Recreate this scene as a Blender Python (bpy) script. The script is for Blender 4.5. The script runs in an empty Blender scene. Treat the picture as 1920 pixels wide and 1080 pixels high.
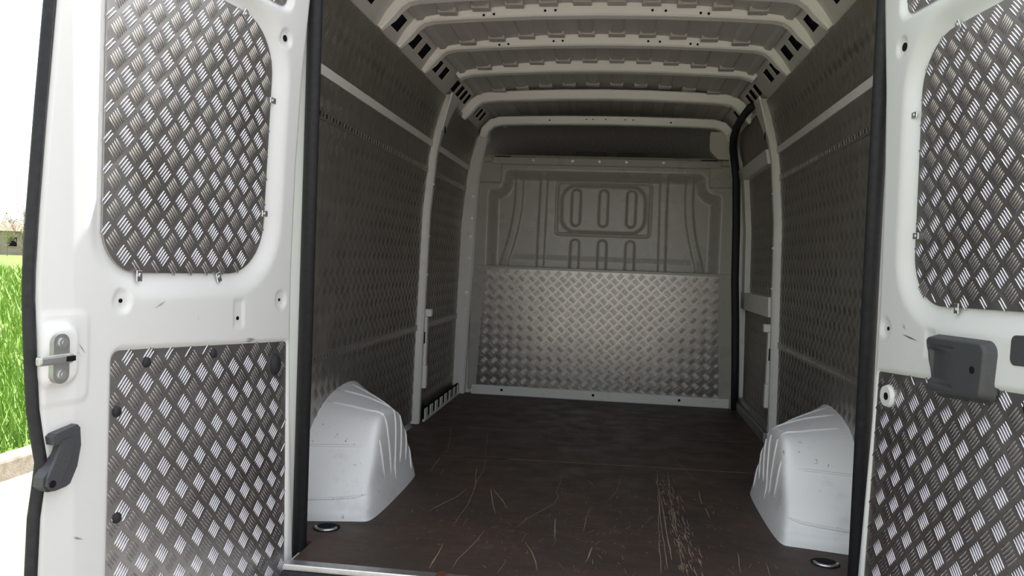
import bpy, bmesh, math, random
import numpy as np
from mathutils import Matrix, Vector
from mathutils.bvhtree import BVHTree
from mathutils.geometry import tessellate_polygon

random.seed(7)
RNG = np.random.default_rng(7)
scene = bpy.context.scene
COL = scene.collection
PI = math.pi

# ------------------------------------------------------------------ camera, world, sun, exposure
cam_d = bpy.data.cameras.new('camera')
cam_d.sensor_width = 36.0
cam_d.lens = 1500.0 / 1920.0 * 36.0
cam_d.clip_start = 0.02
cam_d.clip_end = 3000
cam = bpy.data.objects.new('camera', cam_d)
COL.objects.link(cam)
_r = Vector((0.99085009, 0.12952441, 0.03794104))
_u = Vector((-0.04152892, 0.02511187, 0.99882168))
_f = Vector((-0.12841901, 0.9912582, -0.03026111))
cam.matrix_world = Matrix(((_r.x, _u.x, -_f.x, 0.105), (_r.y, _u.y, -_f.y, -2.255), (_r.z, _u.z, -_f.z, 0.855), (0, 0, 0, 1)))
scene.camera = cam

world = bpy.data.worlds.new('sky')
scene.world = world
world.use_nodes = True
wn = world.node_tree
wn.nodes.clear()
w_out = wn.nodes.new('ShaderNodeOutputWorld')
w_bg = wn.nodes.new('ShaderNodeBackground')
w_sky = wn.nodes.new('ShaderNodeTexSky')
w_sky.sky_type = 'NISHITA'
w_sky.sun_disc = False
w_sky.sun_elevation = math.radians(52)
w_sky.sun_rotation = math.radians(12)
w_sky.air_density = 1.0
w_sky.dust_density = 4.0
w_sky.ozone_density = 1.0
w_hs = wn.nodes.new('ShaderNodeHueSaturation')
w_hs.inputs['Saturation'].default_value = 0.22
wn.links.new(w_sky.outputs['Color'], w_hs.inputs['Color'])
wn.links.new(w_hs.outputs['Color'], w_bg.inputs['Color'])
w_bg.inputs['Strength'].default_value = 0.37
wn.links.new(w_bg.outputs['Background'], w_out.inputs['Surface'])

sun_d = bpy.data.lights.new('sun', 'SUN')
sun_d.energy = 9.5
sun_d.color = (1.0, 0.95, 0.88)
sun_d.angle = math.radians(0.6)
sun = bpy.data.objects.new('sun', sun_d)
COL.objects.link(sun)
_sd = Vector((0.17, 0.58, 0.79)).normalized()          # towards the sun: ahead of the van, high
sun.rotation_euler = _sd.to_track_quat('Z', 'Y').to_euler()

vs = scene.view_settings
vs.view_transform = 'Standard'
vs.look = 'None'
vs.gamma = 1.0
vs.use_curve_mapping = False
vs.exposure = 0.60

# ------------------------------------------------------------------ materials
def new_mat(name):
    m = bpy.data.materials.new(name)
    m.use_nodes = True
    nt = m.node_tree
    return m, nt, nt.nodes['Principled BSDF']

def noise(nt, scale, detail=4, rough=0.6, vec=None, stretch=None):
    n = nt.nodes.new('ShaderNodeTexNoise')
    n.inputs['Scale'].default_value = scale
    n.inputs['Detail'].default_value = detail
    n.inputs['Roughness'].default_value = rough
    tc = nt.nodes.new('ShaderNodeTexCoord')
    src = tc.outputs['Object']
    if stretch:
        mp = nt.nodes.new('ShaderNodeMapping')
        mp.inputs['Scale'].default_value = stretch
        nt.links.new(src, mp.inputs['Vector'])
        src = mp.outputs['Vector']
    nt.links.new(src, n.inputs['Vector'])
    return n.outputs['Fac']

def ramp(nt, fac, stops):
    r = nt.nodes.new('ShaderNodeValToRGB')
    e = r.color_ramp.elements
    while len(e) < len(stops):
        e.new(0.5)
    for k, (p, c) in enumerate(stops):
        e[k].position = p
        e[k].color = (c[0], c[1], c[2], 1) if not isinstance(c, (int, float)) else (c, c, c, 1)
    nt.links.new(fac, r.inputs['Fac'])
    return r.outputs['Color']

def mixc(nt, fac, a, b):
    m = nt.nodes.new('ShaderNodeMix')
    m.data_type = 'RGBA'
    if hasattr(fac, 'is_output'):
        nt.links.new(fac, m.inputs[0])
    else:
        m.inputs[0].default_value = fac
    for s, v in ((6, a), (7, b)):
        if hasattr(v, 'is_output'):
            nt.links.new(v, m.inputs[s])
        else:
            m.inputs[s].default_value = (v[0], v[1], v[2], 1)
    return m.outputs[2]

def bump(nt, b, fac, strength=0.2, dist=0.002):
    bp = nt.nodes.new('ShaderNodeBump')
    bp.inputs['Strength'].default_value = strength
    bp.inputs['Distance'].default_value = dist
    nt.links.new(fac, bp.inputs['Height'])
    nt.links.new(bp.outputs['Normal'], b.inputs['Normal'])

def paint(name, col, rough=0.35, dirt=(0.5, 0.47, 0.42), amount=0.12, scale=14, coat=0.2):
    m, nt, b = new_mat(name)
    f = noise(nt, scale, 6, 0.65)
    d = ramp(nt, f, [(0.56, 0.0), (0.80, amount)])
    c = mixc(nt, d, col, dirt)
    nt.links.new(c, b.inputs['Base Color'])
    r = ramp(nt, noise(nt, 5), [(0.3, rough - 0.02), (0.7, rough + 0.04)])
    nt.links.new(r, b.inputs['Roughness'])
    b.inputs['Coat Weight'].default_value = coat
    b.inputs['Coat Roughness'].default_value = 0.15
    return m

def metal(name, col, rough, var=0.1, scale=18):
    m, nt, b = new_mat(name)
    b.inputs['Metallic'].default_value = 1.0
    c = ramp(nt, noise(nt, scale, 5), [(0.3, [x * 0.86 for x in col]), (0.7, col)])
    nt.links.new(c, b.inputs['Base Color'])
    r = ramp(nt, noise(nt, 6, 5), [(0.3, rough), (0.75, rough + var)])
    nt.links.new(r, b.inputs['Roughness'])
    return m

def plain(name, col, rough=0.6, var=0.25, scale=30, spec=0.5):
    m, nt, b = new_mat(name)
    c = ramp(nt, noise(nt, scale, 5), [(0.3, [x * (1 - var) for x in col]), (0.7, [min(1, x * (1 + var)) for x in col])])
    nt.links.new(c, b.inputs['Base Color'])
    b.inputs['Roughness'].default_value = rough
    b.inputs['Specular IOR Level'].default_value = spec
    return m

M = {}
M['white'] = paint('white_van_paint', (0.69, 0.702, 0.695), 0.36, amount=0.03, scale=60)
M['arch'] = paint('scuffed_white_paint', (0.74, 0.755, 0.76), 0.38, (0.30, 0.28, 0.25), 0.32, 9, 0.1)
def speckle(m):
    nt = m.node_tree; b = nt.nodes['Principled BSDF']
    src = b.inputs['Base Color'].links[0].from_socket
    a = ramp(nt, noise(nt, 70, 3, 0.6, stretch=(1, 1, 0.5)), [(0.66, 0.0), (0.72, 0.8)])
    g = ramp(nt, noise(nt, 7, 3, 0.6), [(0.50, 0.0), (0.60, 1.0)])
    ml = nt.nodes.new('ShaderNodeMath'); ml.operation = 'MULTIPLY'
    nt.links.new(a, ml.inputs[0]); nt.links.new(g, ml.inputs[1])
    nt.links.new(mixc(nt, ml.outputs[0], src, (0.10, 0.09, 0.08)), b.inputs['Base Color'])
speckle(M['arch'])
M['bow'] = paint('roof_bow_paint', (0.88, 0.87, 0.835), 0.40, amount=0.1)
M['roof'] = paint('roof_skin_primer', (0.47, 0.455, 0.42), 0.5, (0.3, 0.27, 0.22), 0.4, 7, 0.0)
M['bulk'] = paint('bulkhead_grey_paint', (0.37, 0.36, 0.328), 0.27, (0.24, 0.21, 0.16), 0.35, 8, 0.05)
M['rail'] = paint('shaded_rail_paint', (0.56, 0.55, 0.52), 0.45, (0.3, 0.28, 0.24), 0.3, 16, 0.0)  # mid-tone: shade along the roof edge is put into the paint colour
M['pillar'] = paint('pillar_paint', (0.70, 0.70, 0.68), 0.40, (0.3, 0.28, 0.24), 0.3, 16, 0.05)
M['tread'] = metal('tread_plate_sheet', (0.62, 0.60, 0.59), 0.33, 0.12)
M['bar'] = metal('tread_plate_bars', (0.74, 0.725, 0.75), 0.16, 0.06)
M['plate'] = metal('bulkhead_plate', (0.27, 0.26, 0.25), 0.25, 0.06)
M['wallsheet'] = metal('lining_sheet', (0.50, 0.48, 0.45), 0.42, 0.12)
M['steel'] = metal('galvanised_steel', (0.55, 0.56, 0.55), 0.38, 0.15, 60)
M['alu'] = metal('aluminium_edge', (0.85, 0.86, 0.87), 0.30, 0.15, 40)
M['rubber'] = plain('black_rubber', (0.018, 0.019, 0.022), 0.62, 0.3, 60, 0.35)
M['plastic'] = plain('charcoal_plastic', (0.055, 0.057, 0.062), 0.50, 0.12, 200)
M['black'] = plain('void_shade', (0.010, 0.010, 0.014), 0.8, 0.2, 20, 0.1)  # painted black in place of the shade inside holes and openings
M['scuff'] = plain('grey_scuff', (0.16, 0.155, 0.15), 0.7, 0.3, 90)
M['liner'] = plain('cab_headliner', (0.16, 0.155, 0.15), 0.9, 0.15, 60, 0.2)
M['scratch'] = plain('bare_wood_scratch', (0.31, 0.24, 0.18), 0.75, 0.3, 90, 0.2)
M['rust'] = plain('rusty_mark', (0.12, 0.05, 0.03), 0.8, 0.3, 50, 0.2)
M['road'] = None

def floor_mat():
    m, nt, b = new_mat('worn_brown_plywood')
    base = ramp(nt, noise(nt, 3.2, 8, 0.7), [(0.30, (0.036, 0.029, 0.025)), (0.52, (0.060, 0.040, 0.031)), (0.72, (0.092, 0.050, 0.037))])
    grain = ramp(nt, noise(nt, 60, 4, 0.6, stretch=(0.06, 1, 1)), [(0.35, 0.85), (0.65, 1.1)])
    mm = nt.nodes.new('ShaderNodeMix'); mm.data_type = 'RGBA'; mm.blend_type = 'MULTIPLY'
    mm.inputs[0].default_value = 1.0
    nt.links.new(base, mm.inputs[6]); nt.links.new(grain, mm.inputs[7])
    sc = ramp(nt, noise(nt, 34, 7, 0.75, stretch=(1.6, 0.5, 1)), [(0.58, 0.0), (0.70, 0.80)])
    area = ramp(nt, noise(nt, 2.3, 3, 0.6), [(0.40, 0.0), (0.58, 1.0)])
    ml = nt.nodes.new('ShaderNodeMath'); ml.operation = 'MULTIPLY'
    nt.links.new(sc, ml.inputs[0]); nt.links.new(area, ml.inputs[1])
    c = mixc(nt, ml.outputs[0], mm.outputs[2], (0.20, 0.135, 0.105))
    nt.links.new(c, b.inputs['Base Color'])
    r = ramp(nt, noise(nt, 8, 5), [(0.3, 0.48), (0.7, 0.68)])
    nt.links.new(r, b.inputs['Roughness'])
    bump(nt, b, noise(nt, 160, 4, 0.6, stretch=(0.3, 1, 1)), 0.25, 0.001)
    return m
M['floor'] = floor_mat()

def ground_mat(name, c0, c1, c2, scale, rough=0.95):
    m, nt, b = new_mat(name)
    a = ramp(nt, noise(nt, scale, 9, 0.7), [(0.3, c0), (0.5, c1), (0.72, c2)])
    nt.links.new(a, b.inputs['Base Color'])
    b.inputs['Roughness'].default_value = rough
    b.inputs['Specular IOR Level'].default_value = 0.2
    bump(nt, b, noise(nt, scale * 14, 5, 0.7), 0.6, 0.012)
    return m
M['road'] = ground_mat('pale_gravelly_asphalt', (0.17, 0.155, 0.135), (0.27, 0.248, 0.22), (0.37, 0.345, 0.31), 9)
M['kerb'] = ground_mat('old_concrete_kerb', (0.16, 0.135, 0.10), (0.27, 0.24, 0.19), (0.38, 0.34, 0.28), 9)
M['field'] = ground_mat('meadow_soil', (0.06, 0.11, 0.02), (0.10, 0.17, 0.03), (0.16, 0.20, 0.05), 1.2)
M['stone'] = ground_mat('weathered_stone', (0.26, 0.22, 0.18), (0.34, 0.29, 0.24), (0.42, 0.36, 0.30), 0.6)
M['tiles'] = ground_mat('old_roof_tiles', (0.17, 0.13, 0.10), (0.22, 0.17, 0.135), (0.27, 0.215, 0.175), 0.8)
M['bark'] = plain('grey_bark', (0.14, 0.11, 0.085), 0.9, 0.3, 6)

def grass_mat():
    m, nt, b = new_mat('meadow_grass')
    c = ramp(nt, noise(nt, 1.1, 6, 0.7), [(0.3, (0.09, 0.19, 0.02)), (0.5, (0.16, 0.29, 0.035)), (0.72, (0.28, 0.36, 0.07))])
    nt.links.new(c, b.inputs['Base Color'])
    b.inputs['Roughness'].default_value = 0.6
    return m
M['grass'] = grass_mat()
M['leaf'] = plain('spring_leaves', (0.16, 0.20, 0.05), 0.7, 0.4, 3)

# ------------------------------------------------------------------ helpers
def tag(o, label=None, cat=None, group=None, kind=None):
    if label: o['label'] = label
    if cat: o['category'] = cat
    if group: o['group'] = group
    if kind: o['kind'] = kind
    return o

def link(o, parent=None):
    COL.objects.link(o)
    if parent is not None:
        o.parent = parent
    return o

def empty(name, loc=(0, 0, 0), rz=0.0):
    o = bpy.data.objects.new(name, None)
    o.empty_display_size = 0.1
    o.location = loc
    o.rotation_euler = (0, 0, rz)
    return link(o)

def obj(name, me, mat, parent=None, smooth=False):
    if mat is not None and not me.materials:
        me.materials.append(mat)
    if smooth:
        me.polygons.foreach_set('use_smooth', np.ones(len(me.polygons), dtype=bool))
    o = bpy.data.objects.new(name, me)
    return link(o, parent)

def pyd(name, verts, faces, mat, parent=None, smooth=False):
    me = bpy.data.meshes.new(name)
    me.from_pydata([tuple(map(float, v)) for v in verts], [], faces)
    me.update()
    return obj(name, me, mat, parent, smooth)

def np_mesh(name, V, T, mat, parent=None, smooth=True):
    me = bpy.data.meshes.new(name)
    k = T.shape[1]
    me.vertices.add(len(V)); me.vertices.foreach_set('co', np.ascontiguousarray(V, dtype=np.float32).ravel())
    me.loops.add(T.size); me.loops.foreach_set('vertex_index', np.ascontiguousarray(T, dtype=np.int32).ravel())
    me.polygons.add(len(T)); me.polygons.foreach_set('loop_start', np.arange(0, T.size, k, dtype=np.int32))
    me.update(calc_edges=True)
    me.validate()
    return obj(name, me, mat, parent, smooth)

class MB:
    """collects shapes for ONE part"""
    def __init__(self):
        self.bm = bmesh.new()
    def box(self, x0, x1, y0, y1, z0, z1, bev=0.0, mat4=None, seg=2):
        r = bmesh.ops.create_cube(self.bm, size=1.0)
        vs_ = r['verts']
        for v in vs_:
            v.co = Vector(((x0 + x1) / 2 + v.co.x * (x1 - x0), (y0 + y1) / 2 + v.co.y * (y1 - y0), (z0 + z1) / 2 + v.co.z * (z1 - z0)))
        if bev > 0:
            es = list({e for v in vs_ for e in v.link_edges})
            rr = bmesh.ops.bevel(self.bm, geom=es, offset=bev, segments=seg, profile=0.5, affect='EDGES')
            vs_ = list({v for f in rr['faces'] for v in f.verts} | {v for v in vs_ if v.is_valid})
        if mat4 is not None:
            bmesh.ops.transform(self.bm, matrix=mat4, verts=vs_)
        return self
    def cyl(self, c, axis, r, h, n=20, r2=None, sx=1.0, sy=1.0):
        """cylinder whose base centre is c, growing h along axis"""
        q = Vector(axis).normalized().to_track_quat('Z', 'Y').to_matrix().to_4x4()
        rr = bmesh.ops.create_cone(self.bm, cap_ends=True, segments=n, radius1=r, radius2=r if r2 is None else r2, depth=h)
        bmesh.ops.transform(self.bm, matrix=Matrix.Translation(c) @ q @ Matrix.Translation((0, 0, h / 2)) @ Matrix.Diagonal((sx, sy, 1, 1)), verts=rr['verts'])
        return self
    def dome(self, c, axis, r, h, n=16):
        q = Vector(axis).normalized().to_track_quat('Z', 'Y').to_matrix().to_4x4()
        rr = bmesh.ops.create_uvsphere(self.bm, u_segments=n, v_segments=8, radius=1)
        bmesh.ops.transform(self.bm, matrix=Matrix.Translation(c) @ q @ Matrix.Diagonal((r[0] if isinstance(r, tuple) else r, r[1] if isinstance(r, tuple) else r, h, 1)), verts=rr['verts'])
        return self
    def tube(self, pts, rad, n=10, cap=True, flat=None):
        """round (or flattened) tube through pts; rad may be a list"""
        P = [Vector(p) for p in pts]
        R = rad if isinstance(rad, (list, tuple)) else [rad] * len(P)
        rings = []
        side0 = None
        for i, p in enumerate(P):
            t = (P[min(i + 1, len(P) - 1)] - P[max(i - 1, 0)]).normalized()
            ref = flat if flat is not None else (Vector((0, 0, 1)) if abs(t.z) < 0.9 else Vector((1, 0, 0)))
            ref = Vector(ref)
            a = (ref - t * ref.dot(t)).normalized()
            b = t.cross(a)
            ra, rb = R[i] if isinstance(R[i], tuple) else (R[i], R[i])
            rings.append([self.bm.verts.new(p + a * (ra * math.cos(2 * PI * k / n)) + b * (rb * math.sin(2 * PI * k / n))) for k in range(n)])
        for i in range(len(rings) - 1):
            for k in range(n):
                self.bm.faces.new((rings[i][k], rings[i][(k + 1) % n], rings[i + 1][(k + 1) % n], rings[i + 1][k]))
        if cap:
            self.bm.faces.new(list(reversed(rings[0])))
            self.bm.faces.new(rings[-1])
        return self
    def prism(self, poly, h0, h1, fn):
        """polygon (list of 2D points) extruded from h0 to h1; fn(a,b,h)->xyz"""
        n = len(poly)
        lo = [self.bm.verts.new(fn(a, b, h0)) for a, b in poly]
        hi = [self.bm.verts.new(fn(a, b, h1)) for a, b in poly]
        self.bm.faces.new(list(reversed(lo)))
        self.bm.faces.new(hi)
        for k in range(n):
            self.bm.faces.new((lo[k], lo[(k + 1) % n], hi[(k + 1) % n], hi[k]))
        return self
    def build(self, name, mat, parent=None, smooth=False, angle=None):
        bmesh.ops.recalc_face_normals(self.bm, faces=self.bm.faces)
        me = bpy.data.meshes.new(name)
        if angle is not None:
            for f in self.bm.faces: f.smooth = True
            for e in self.bm.edges:
                if len(e.link_faces) == 2 and e.calc_face_angle(0) > math.radians(angle):
                    e.smooth = False
        self.bm.to_mesh(me)
        self.bm.free()
        return obj(name, me, mat, parent, smooth)

def rpoly(corners, n=8):
    """rounded polygon: corners = [(x, y, r)]"""
    out = []
    N = len(corners)
    for i in range(N):
        p = np.array(corners[i][:2], float); r = corners[i][2]
        a = np.array(corners[i - 1][:2], float); c = np.array(corners[(i + 1) % N][:2], float)
        if r <= 0:
            out.append(tuple(p)); continue
        da = (a - p) / np.linalg.norm(a - p); dc = (c - p) / np.linalg.norm(c - p)
        ang = math.acos(max(-1, min(1, float(da @ dc))))
        d = min(r / math.tan(ang / 2), 0.49 * np.linalg.norm(a - p), 0.49 * np.linalg.norm(c - p))
        r = d * math.tan(ang / 2)
        bis = (da + dc) / np.linalg.norm(da + dc)
        ctr = p + bis * (r / math.sin(ang / 2))
        s, e = p + da * d - ctr, p + dc * d - ctr
        t0 = math.atan2(s[1], s[0]); t1 = math.atan2(e[1], e[0])
        dt = (t1 - t0 + PI) % (2 * PI) - PI
        for k in range(n + 1):
            t = t0 + dt * k / n
            out.append((ctr[0] + r * math.cos(t), ctr[1] + r * math.sin(t)))
    return out

def sdf(poly, X, Y):
    """signed distance (negative inside), vectorised"""
    P = np.array(poly, float)
    D = np.full(X.shape, 1e9)
    inside = np.zeros(X.shape, bool)
    for i in range(len(P)):
        a, b = P[i - 1], P[i]
        e = b - a
        L = e @ e
        if L < 1e-12: continue
        t = np.clip(((X - a[0]) * e[0] + (Y - a[1]) * e[1]) / L, 0, 1)
        D = np.minimum(D, np.hypot(X - a[0] - t * e[0], Y - a[1] - t * e[1]))
        cond = (a[1] > Y) != (b[1] > Y)
        with np.errstate(divide='ignore', invalid='ignore'):
            xi = a[0] + (Y - a[1]) / (e[1] if e[1] != 0 else 1e-12) * e[0]
        inside ^= cond & (X < xi)
    return np.where(inside, -D, D)

def sm(a, b, x):
    t = np.clip((x - a) / (b - a), 0, 1)
    return t * t * (3 - 2 * t)

# ---- tread plate: raised bars in a five-bar basket weave, real geometry
def bar_template(fine):
    if fine:
        st = [-1, -0.72, 0, 0.72, 1]; prof = [0, 0.78, 1, 0.78, 0]; nc = 5
    else:
        st = [-1, -0.6, 0.6, 1]; prof = [0, 1, 1, 0]; nc = 3
    V = []; idx = []
    for s, p in zip(st, prof):
        if p == 0:
            idx.append([len(V)]); V.append((s, 0, -0.05))
        else:
            row = []
            for k in range(nc):
                th = PI - PI * k / (nc - 1)
                row.append(len(V)); V.append((s, math.cos(th) * p, math.sin(th) * p if 0 < k < nc - 1 else -0.05))
            idx.append(row)
    T = []
    for a, b in zip(idx[:-1], idx[1:]):
        if len(a) == 1:
            T += [(a[0], b[k], b[k + 1]) for k in range(len(b) - 1)]
        elif len(b) == 1:
            T += [(a[k], b[0], a[k + 1]) for k in range(len(a) - 1)]
        else:
            for k in range(len(a) - 1):
                T += [(a[k], b[k], b[k + 1]), (a[k], b[k + 1], a[k + 1])]
    return np.array(V, float), np.array(T, int)

BAR_FINE = bar_template(True)
BAR_COARSE = bar_template(False)

def tread(name, parent, mat, u0, u1, v0, v1, au, av, pu, pv, inside, place, fine, height=0.0018, skip=None):
    """bars over [u0,u1]x[v0,v1]; lattice au x av with phase (pu,pv); inside(U,V)->mask; place(u,v,h)->xyz arrays"""
    BV, BT = BAR_FINE if fine else BAR_COARSE
    C, A = [], []
    for kind in (0, 1):
        off = 0.5 * kind
        iu = np.arange(math.floor((u0 - pu) / au) - 1, math.ceil((u1 - pu) / au) + 2)
        iv = np.arange(math.floor((v0 - pv) / av) - 1, math.ceil((v1 - pv) / av) + 2)
        I, J = np.meshgrid(iu + off, iv + off)
        d = np.array((-1, 1.0)) / math.sqrt(2) if kind == 0 else np.array((1, 1.0)) / math.sqrt(2)
        nrm = np.array((-d[1], d[0]))
        for k in range(-2, 3):
            C.append(np.stack([(I.ravel() + nrm[0] * 0.122 * k), (J.ravel() + nrm[1] * 0.122 * k)], 1))
            A.append(np.tile(d, (I.size, 1)))
    C = np.concatenate(C); A = np.concatenate(A)
    U = pu + C[:, 0] * au; Vv = pv + C[:, 1] * av
    ok = (U > u0) & (U < u1) & (Vv > v0) & (Vv < v1)
    if inside is not None:
        ok &= inside(U, Vv)
    C, A = C[ok], A[ok]
    N = np.stack([-A[:, 1], A[:, 0]], 1)
    L, W = 0.285, 0.041
    q = C[:, None, :] + A[:, None, :] * (BV[None, :, 0:1] * L) + N[:, None, :] * (BV[None, :, 1:2] * W)
    u = pu + q[..., 0] * au; v = pv + q[..., 1] * av
    if inside is None:
        u = np.clip(u, u0, u1); v = np.clip(v, v0, v1)
    h = np.broadcast_to(BV[None, :, 2] * height, u.shape)
    P = place(u, v, h).reshape(-1, 3)
    T = (BT[None] + (np.arange(len(C)) * len(BV))[:, None, None]).reshape(-1, 3)
    o = np_mesh(name, P, T, mat, parent, True)
    o['kind'] = 'stuff'
    return o

# ------------------------------------------------------------------ the van's inner section
PZ = np.array([-0.12, 0.0, 0.4, 0.8, 1.1, 1.4, 1.52, 1.65, 1.72, 1.93])
PX = np.array([0.925, 0.925, 0.920, 0.911, 0.905, 0.880, 0.857, 0.822, 0.795, 0.775])
def wall_x(z): return np.interp(z, PZ, PX)
Y_FRONT = 2.93
FLOOR_BACK = -0.13

# --- shell: floor
subfloor = MB()
subfloor.box(-0.98, 0.98, 0.0, 3.5, -0.12, -0.02)
subfloor.box(-0.79, 0.79, FLOOR_BACK, 0.01, -0.12, -0.02)
floor = subfloor.build('floor', M['white'])
tag(floor, 'worn dark brown plywood floor of the van load area', kind='structure')
def board(y0, y1, hw):
    mb = MB()
    mb.box(-hw, hw, y0 + 0.0012, y1 - 0.0012, -0.019, 0.0, 0.0015, seg=1)
    return mb.build('floor_board', M['floor'], floor)
mb = MB()
mb.prism([(-0.765, FLOOR_BACK), (0.765, FLOOR_BACK), (0.765, 0.03), (0.90, 0.03), (0.90, 1.2088), (-0.90, 1.2088), (-0.90, 0.03), (-0.765, 0.03)], -0.019, 0.0, lambda a, b, h: (a, b, h))
mb.build('floor_board', M['floor'], floor)
board(1.21, 1.84, 0.90)
board(1.84, Y_FRONT, 0.88)

# --- shell: side walls (thick, curved section)
def shell_wall(name, sgn):
    zs = [-0.12, 0.0, 0.2, 0.4, 0.6, 0.8, 0.95, 1.1, 1.25, 1.4, 1.46, 1.52, 1.58, 1.65, 1.72, 1.93]
    ys = (0.0 if sgn < 0 else 0.085, 3.5)
    V = []; F = []
    for off in (0.012, 0.09):
        for y in ys:
            for z in zs:
                V.append((sgn * (float(wall_x(z)) + off), y, z))
    n = len(zs)
    def idx(o, y, k): return (o * 2 + y) * n + k
    for k in range(n - 1):
        F.append((idx(0, 0, k), idx(0, 1, k), idx(0, 1, k + 1), idx(0, 0, k + 1)))
        F.append((idx(1, 0, k), idx(1, 0, k + 1), idx(1, 1, k + 1), idx(1, 1, k)))
        F.append((idx(0, 0, k), idx(0, 0, k + 1), idx(1, 0, k + 1), idx(1, 0, k)))
        F.append((idx(0, 1, k), idx(1, 1, k), idx(1, 1, k + 1), idx(0, 1, k + 1)))
    F.append((idx(0, 0, 0), idx(1, 0, 0), idx(1, 1, 0), idx(0, 1, 0)))
    F.append((idx(0, 0, n - 1), idx(0, 1, n - 1), idx(1, 1, n - 1), idx(1, 0, n - 1)))
    bm = bmesh.new()
    vv = [bm.verts.new(v) for v in V]
    for f in F: bm.faces.new([vv[i] for i in f])
    bmesh.ops.recalc_face_normals(bm, faces=bm.faces)
    me = bpy.data.meshes.new(name); bm.to_mesh(me); bm.free()
    o = obj(name, me, M['white'])
    o['kind'] = 'structure'
    return o
wall_left = shell_wall('wall_left', -1)
wall_left['label'] = 'left load area wall lined with grey tread plate'
wall_right = shell_wall('wall_right', 1)
wall_right['label'] = 'right load area wall lined with grey tread plate'

# arc-length table of the wall section
_zt = np.linspace(0.0, 1.74, 200)
_xt = wall_x(_zt)
_st = np.concatenate([[0], np.cumsum(np.hypot(np.diff(_zt), np.diff(_xt)))])
def place_wall(sgn, off):
    def f(y, s, h):
        z = np.interp(s, _st, _zt); x = wall_x(z)
        e = 0.01
        dz = np.interp(s + e, _st, _zt) - np.interp(s - e, _st, _zt)
        dx = wall_x(np.interp(s + e, _st, _zt)) - wall_x(np.interp(s - e, _st, _zt))
        L = np.hypot(dx, dz)
        nx, nz = -dz / L, dx / L              # inward normal for the +x wall
        X = x - off + nx * h * 1.0; Z = z + nz * h
        return np.stack([sgn * X, y, Z], -1)
    return f

def lining(parent, sgn, y0, y1, z0, z1, off=0.004):
    s0, s1 = float(np.interp(z0, _zt, _st)), float(np.interp(z1, _zt, _st))
    ss = np.linspace(s0, s1, max(2, int((s1 - s0) / 0.06) + 1))
    pl = place_wall(sgn, off)
    V = []
    for y in (y0, y1):
        for h in (0.0, -0.006):
            p = pl(np.full(ss.shape, y), ss, np.full(ss.shape, h))
            V += [tuple(q) for q in p]
    n = len(ss); F = []
    def ix(y, h, k): return (y * 2 + h) * n + k
    for k in range(n - 1):
        F.append((ix(0, 0, k), ix(0, 0, k + 1), ix(1, 0, k + 1), ix(1, 0, k)))
        F.append((ix(0, 0, k), ix(0, 1, k), ix(0, 1, k + 1), ix(0, 0, k + 1)))
        F.append((ix(1, 0, k), ix(1, 0, k + 1), ix(1, 1, k + 1), ix(1, 1, k)))
    for k in (0, n - 1):
        F.append((ix(0, 0, k), ix(1, 0, k), ix(1, 1, k), ix(0, 1, k)))
    bm = bmesh.new()
    vv = [bm.verts.new(v) for v in V]
    for f in F: bm.faces.new([vv[i] for i in f])
    bmesh.ops.recalc_face_normals(bm, faces=bm.faces)
    me = bpy.data.meshes.new('lining_plate'); bm.to_mesh(me); bm.free()
    o = obj('lining_plate', me, M['wallsheet'], parent)
    tread('tread_pattern', o, M['wallsheet'], y0 + 0.006, y1 - 0.006, s0 + 0.004, s1 - 0.004, 0.062, 0.066, 0.01, 0.01, None, pl, False, 0.0019)
    return o

def strip(parent, name, sgn, y0, y1, zc, w, th, mat, holes=None, hole_h=0.5):
    """rail following the wall; holes = (pitch, length) pierces it with real openings"""
    x0 = float(wall_x(zc))
    ya = [y0]; cells = []
    if holes:
        y = y0 + holes[0] * 0.5
        while y + holes[1] < y1:
            cells.append((ya[-1], y, False)); cells.append((y, y + holes[1], True)); ya.append(y + holes[1]); y += holes[0]
        cells.append((ya[-1], y1, False))
    else:
        cells = [(y0, y1, False)]
    mb = MB()
    tilt = math.atan2(float(wall_x(zc + 0.02) - wall_x(zc - 0.02)), 0.04)
    Mx = Matrix.Translation((sgn * (x0 - 0.004), 0, zc)) @ Matrix.Rotation(sgn * tilt, 4, 'Y')
    for a, b, hole in cells:
        if hole:
            t = w * hole_h / 2
            for z0, z1 in ((-w / 2, -t), (t, w / 2)):
                mb.box(-th if sgn > 0 else 0, 0 if sgn > 0 else th, a, b, z0, z1, mat4=Mx)
        else:
            mb.box(-th if sgn > 0 else 0, 0 if sgn > 0 else th, a, b, -w / 2, w / 2, mat4=Mx)
    o = mb.build(name, mat, parent)
    if holes:
        bk = MB().box(-0.0012 if sgn > 0 else -0.003, 0.003 if sgn > 0 else 0.0012, y0 + .002, y1 - .002, -w / 2 + .002, w / 2 - .002, mat4=Mx)
        bk.build('slot_shade', M['black'], o)  # added black sheet standing for the darkness behind the slots
    return o

def wall_bay(parent, sgn, y0, y1):
    lining(parent, sgn, y0, y1, 0.015, 0.490)
    lining(parent, sgn, y0, y1, 0.515, 1.443)
    lining(parent, sgn, y0, y1, 1.474, 1.70)
    strip(parent, 'painted_rail', sgn, y0, y1, 1.458, 0.030, 0.006, M['pillar'])
    strip(parent, 'slotted_rail', sgn, y0, y1, 1.325, 0.032, 0.004, M['wallsheet'], (0.032, 0.019), 0.5)
    strip(parent, 'slotted_rail', sgn, y0, y1, 0.503, 0.030, 0.006, M['wallsheet'], (0.032, 0.017), 0.40)

wall_bay(wall_left, -1, 0.03, 1.80)
wall_bay(wall_left, -1, 1.92, 2.85)
wall_bay(wall_right, 1, 0.118, 1.82)

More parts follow.
